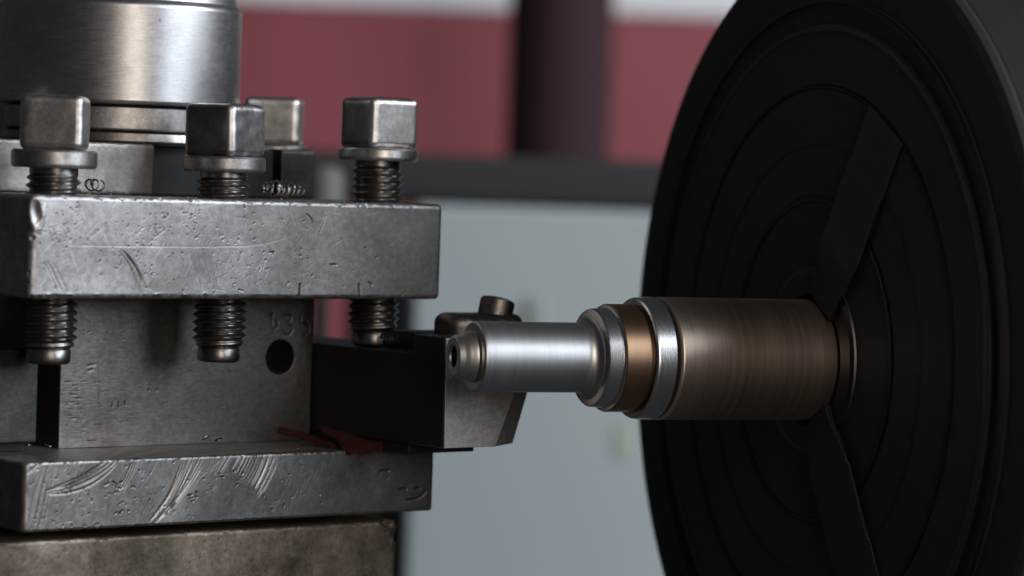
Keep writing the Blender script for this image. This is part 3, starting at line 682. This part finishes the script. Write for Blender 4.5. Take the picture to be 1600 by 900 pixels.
# ------------------------------------------------------------------ emery cloth, swarf, small chips
def ribbon(name, mid, width_vec, half, thick, label, ragged=None, mat=None):
    """strip of cloth along a list of local points; width_vec per point"""
    mid = np.array(mid, float); n = 40
    t = np.linspace(0, 1, len(mid)); tt = np.linspace(0, 1, n)
    P = np.stack([np.interp(tt, t, mid[:, k]) for k in range(3)], -1)
    for _ in range(3): P[1:-1] = (P[:-2]+2*P[1:-1]+P[2:])/4
    W = np.array([np.interp(tt, t, np.array(width_vec)[:, k]) for k in range(3)]).T
    m = 9; V = []
    gq = np.random.default_rng(len(name)+int(mid[0, 0]*10))
    for i in range(n):
        for j in range(m):
            s = j/(m-1)*2-1
            q = P[i]+W[i]*s*half
            if j in (0, m-1): q = q+W[i]*np.sign(s)*abs(gq.normal(0, 0.18))
            q = q+np.array([0, 0, 0.12*math.sin(i*0.7+j)])
            V.append(q)
    F = [[i*m+j, i*m+j+1, (i+1)*m+j+1, (i+1)*m+j] for i in range(n-1) for j in range(m-1)]
    o = mesh_obj(name, V, F, mat or M['emery'], None, 0)
    so = o.modifiers.new('thick', 'SOLIDIFY'); so.thickness = thick*MM; so.offset = 0
    o.location = post_loc; o.rotation_euler = (0, 0, TH)
    tag(o, label, 'emery cloth', 'folded emery cloth strips'); return o
def P3(px, py, v):
    u, z = on_front(px, py, v); return (u, v, z)
def patch(top, bot, label):                          # torn flap of emery cloth: rows from a top edge to a ragged lower edge
    gq = np.random.default_rng(4); n, m = 34, 12
    top = np.array([P3(*p) for p in top]); bot = np.array([P3(*p) for p in bot])
    tt = np.linspace(0, 1, n); V = []
    A = np.stack([np.interp(tt, np.linspace(0, 1, len(top)), top[:, k]) for k in range(3)], -1)
    C = np.stack([np.interp(tt, np.linspace(0, 1, len(bot)), bot[:, k]) for k in range(3)], -1)
    for i in range(n):
        rag = gq.normal(0, 0.04)
        for j in range(m):
            f = j/(m-1)*(1+rag); q = A[i]*(1-f)+C[i]*f
            V.append(q+np.array([0, -0.5, 0.25])*math.sin(3.1*j/(m-1))+np.array([0, 0, 0.12])*math.sin(i*0.55+j*0.4))
    F = [[i*m+j, i*m+j+1, (i+1)*m+j+1, (i+1)*m+j] for i in range(n-1) for j in range(m-1)]
    o = mesh_obj('emery_strip', V, F, M['emery'], None, 0)
    so = o.modifiers.new('thick', 'SOLIDIFY'); so.thickness = 0.35*MM; so.offset = 0
    o.location = post_loc; o.rotation_euler = (0, 0, TH)
    tag(o, label, 'emery cloth', 'folded emery cloth strips')
    FV = []; FF = []
    for i in range(13, n-4):                       # frayed threads along the torn edge
        q = np.array(V[i*m+m-1]); d = np.array([gq.normal(0, 0.12), -0.1, -gq.uniform(0.15, 0.5)]); e = np.array([0.09, 0, 0]); k = len(FV)
        for p in (q-e, q+e, q+d+e*0.4, q+d-e*0.4): FV.append(p+np.array([0, -0.25, 0])); 
        for p in (q-e, q+e, q+d+e*0.4, q+d-e*0.4): FV.append(p+np.array([0, -0.12, 0]))
        FF += [[k, k+1, k+2, k+3], [k+7, k+6, k+5, k+4], [k, k+4, k+5, k+1], [k+1, k+5, k+6, k+2], [k+2, k+6, k+7, k+3], [k+3, k+7, k+4, k]]
    mesh_obj('frayed_edge', FV, FF, paint('tan_thread', (0.16, 0.085, 0.065), (0.1, 0.05, 0.04), 0.9), o, 0)
    return o
patch([(493, 664, 9.5), (525, 672, 5.0), (560, 683, 1.5), (596, 692, -1.2), (622, 699, -2.0)], [(500, 673, 8.0), (527, 690, 3.5), (545, 711, -0.9), (578, 707, -1.4), (606, 702, -2.0)],
      'dark red emery strip drooping over the edge of the lower plate')
ribbon('emery_strip', [P3(532, 697, 4), P3(512, 694, 6.5), P3(490, 686, 10), P3(462, 677, 13.5), P3(434, 672, 16.5)],
       [(0.35, 0.4, 0.55)]*5, 0.95, 0.3, 'dull red emery strip curling against the core, left of the drooping one')

def curl(name, px, py, v, zoff, turns, rad, length, wire, dirv, mat, label, seed, grow=0.0):
    gq = np.random.default_rng(seed); u, z = on_front(px, py, v)
    d = np.array(dirv, float); d /= np.linalg.norm(d); up = np.array([0, 0, 1.0]); a = np.cross(d, up); a /= np.linalg.norm(a); b = np.cross(a, d)
    n = int(turns*22); pts = []
    for i in range(n):
        t = i/(n-1); an = t*turns*2*math.pi; r = rad*(1+grow*math.sin(t*3.1)+0.12*math.sin(t*17+seed))
        pts.append(np.array([u, v, z+zoff])+d*(t-0.5)*length*(1+0.1*math.sin(9*t))+a*r*math.cos(an)+b*r*math.sin(an))
    pts = np.array(pts)
    o = tube(name, pts, wire*(1+0.25*np.sin(np.linspace(0, 25, n))), mat, None, 8, 0.45)
    o.location = post_loc; o.rotation_euler = (0, 0, TH)
    tag(o, label, 'swarf'); return o
curl('swarf_curl', 441, 296, 14, 0.1, 7, 1.35, 10.5, 0.36, (0.97, 0.12, 0), M['chip'], 'tight bright curl of swarf on the plate beside the middle bolt', 3, 0.3)
curl('swarf_curl', 147, 290, 9, 0.0, 2.2, 1.2, 4.2, 0.4, (0.9, 0.42, 0), M['screw'], 'small dark swarf curl beside the left bolt', 5)
curl('swarf_curl', 609, 529, 3, -0.1, 4, 1.3, 3.2, 0.33, (0.55, -0.7, 0.1), M['chipd'], 'small swarf curl lying on the black tool holder under the bolt', 8)
def chip(px, py, v, s, seed, mat, label):
    gq = np.random.default_rng(seed); u, z = on_front(px, py, v)
    pts = [np.array([u, v, z])+s*np.array([math.cos(a)*(1+0.4*a/6), math.sin(a)*0.8, 0.5*math.sin(a*1.3+seed)]) for a in np.linspace(0, 4.6, 16)]
    o = tube('metal_chip', pts, s*0.42*np.linspace(0.6, 1, 16), mat, None, 7, 0.4)
    o.location = post_loc; o.rotation_euler = (0, 0, TH); tag(o, label, 'swarf chip', 'loose chips on the lower plate'); return o
chip(323, 684, 13, 0.9, 1, M['chip'], 'bright chip lying on the lower plate in front of the core')
chip(343, 687, 13, 0.8, 2, M['chipd'], 'dull chip just right of the bright chip on the lower plate')
chip(46, 694, 15, 0.6, 3, M['chip'], 'bright chip by the left tool shank on the lower plate')
chip(75, 696, 14, 0.65, 4, M['chip'], 'bright chip in the slot between left shank and core')
# fine dust and crumbs of metal over both plates
gg = np.random.default_rng(77); V = []; F = []
def crumb(u, v, z, s):
    k = len(V); d = gg.normal(0, 1, (4, 3)); d[:, 2] = np.abs(d[:, 2])*0.7
    for j in range(4): V.append((u+d[j, 0]*s, v+d[j, 1]*s, z+d[j, 2]*s))
    F.extend([[k, k+1, k+2], [k, k+1, k+3], [k+1, k+2, k+3], [k, k+2, k+3]])
for k in range(420): crumb(gg.uniform(1, 109), 1.2+abs(gg.normal(0, 9)), 71.33, gg.uniform(0.06, 0.22))
for k in range(60): crumb(gg.uniform(27, 46), 25.2+gg.normal(0, 0.5), 71.4, gg.uniform(0.1, 0.35))
for k in range(160): crumb(gg.uniform(1, 88), gg.uniform(1, 18), 14.86, gg.uniform(0.05, 0.16))
for k in range(40): crumb(gg.uniform(90.5, 100), gg.uniform(-14, 12), 37.72, gg.uniform(0.06, 0.2))
for k in range(30): crumb(gg.uniform(92, 101), gg.uniform(-25, -15), 42.0, gg.uniform(0.08, 0.25))
cr = mesh_obj('metal_crumbs', V, F, M['chip'], None, 0); cr.location = post_loc; cr.rotation_euler = (0, 0, TH)
cr['kind'] = 'stuff'; tag(cr, 'tiny metal crumbs scattered over the plates of the tool post', 'swarf')
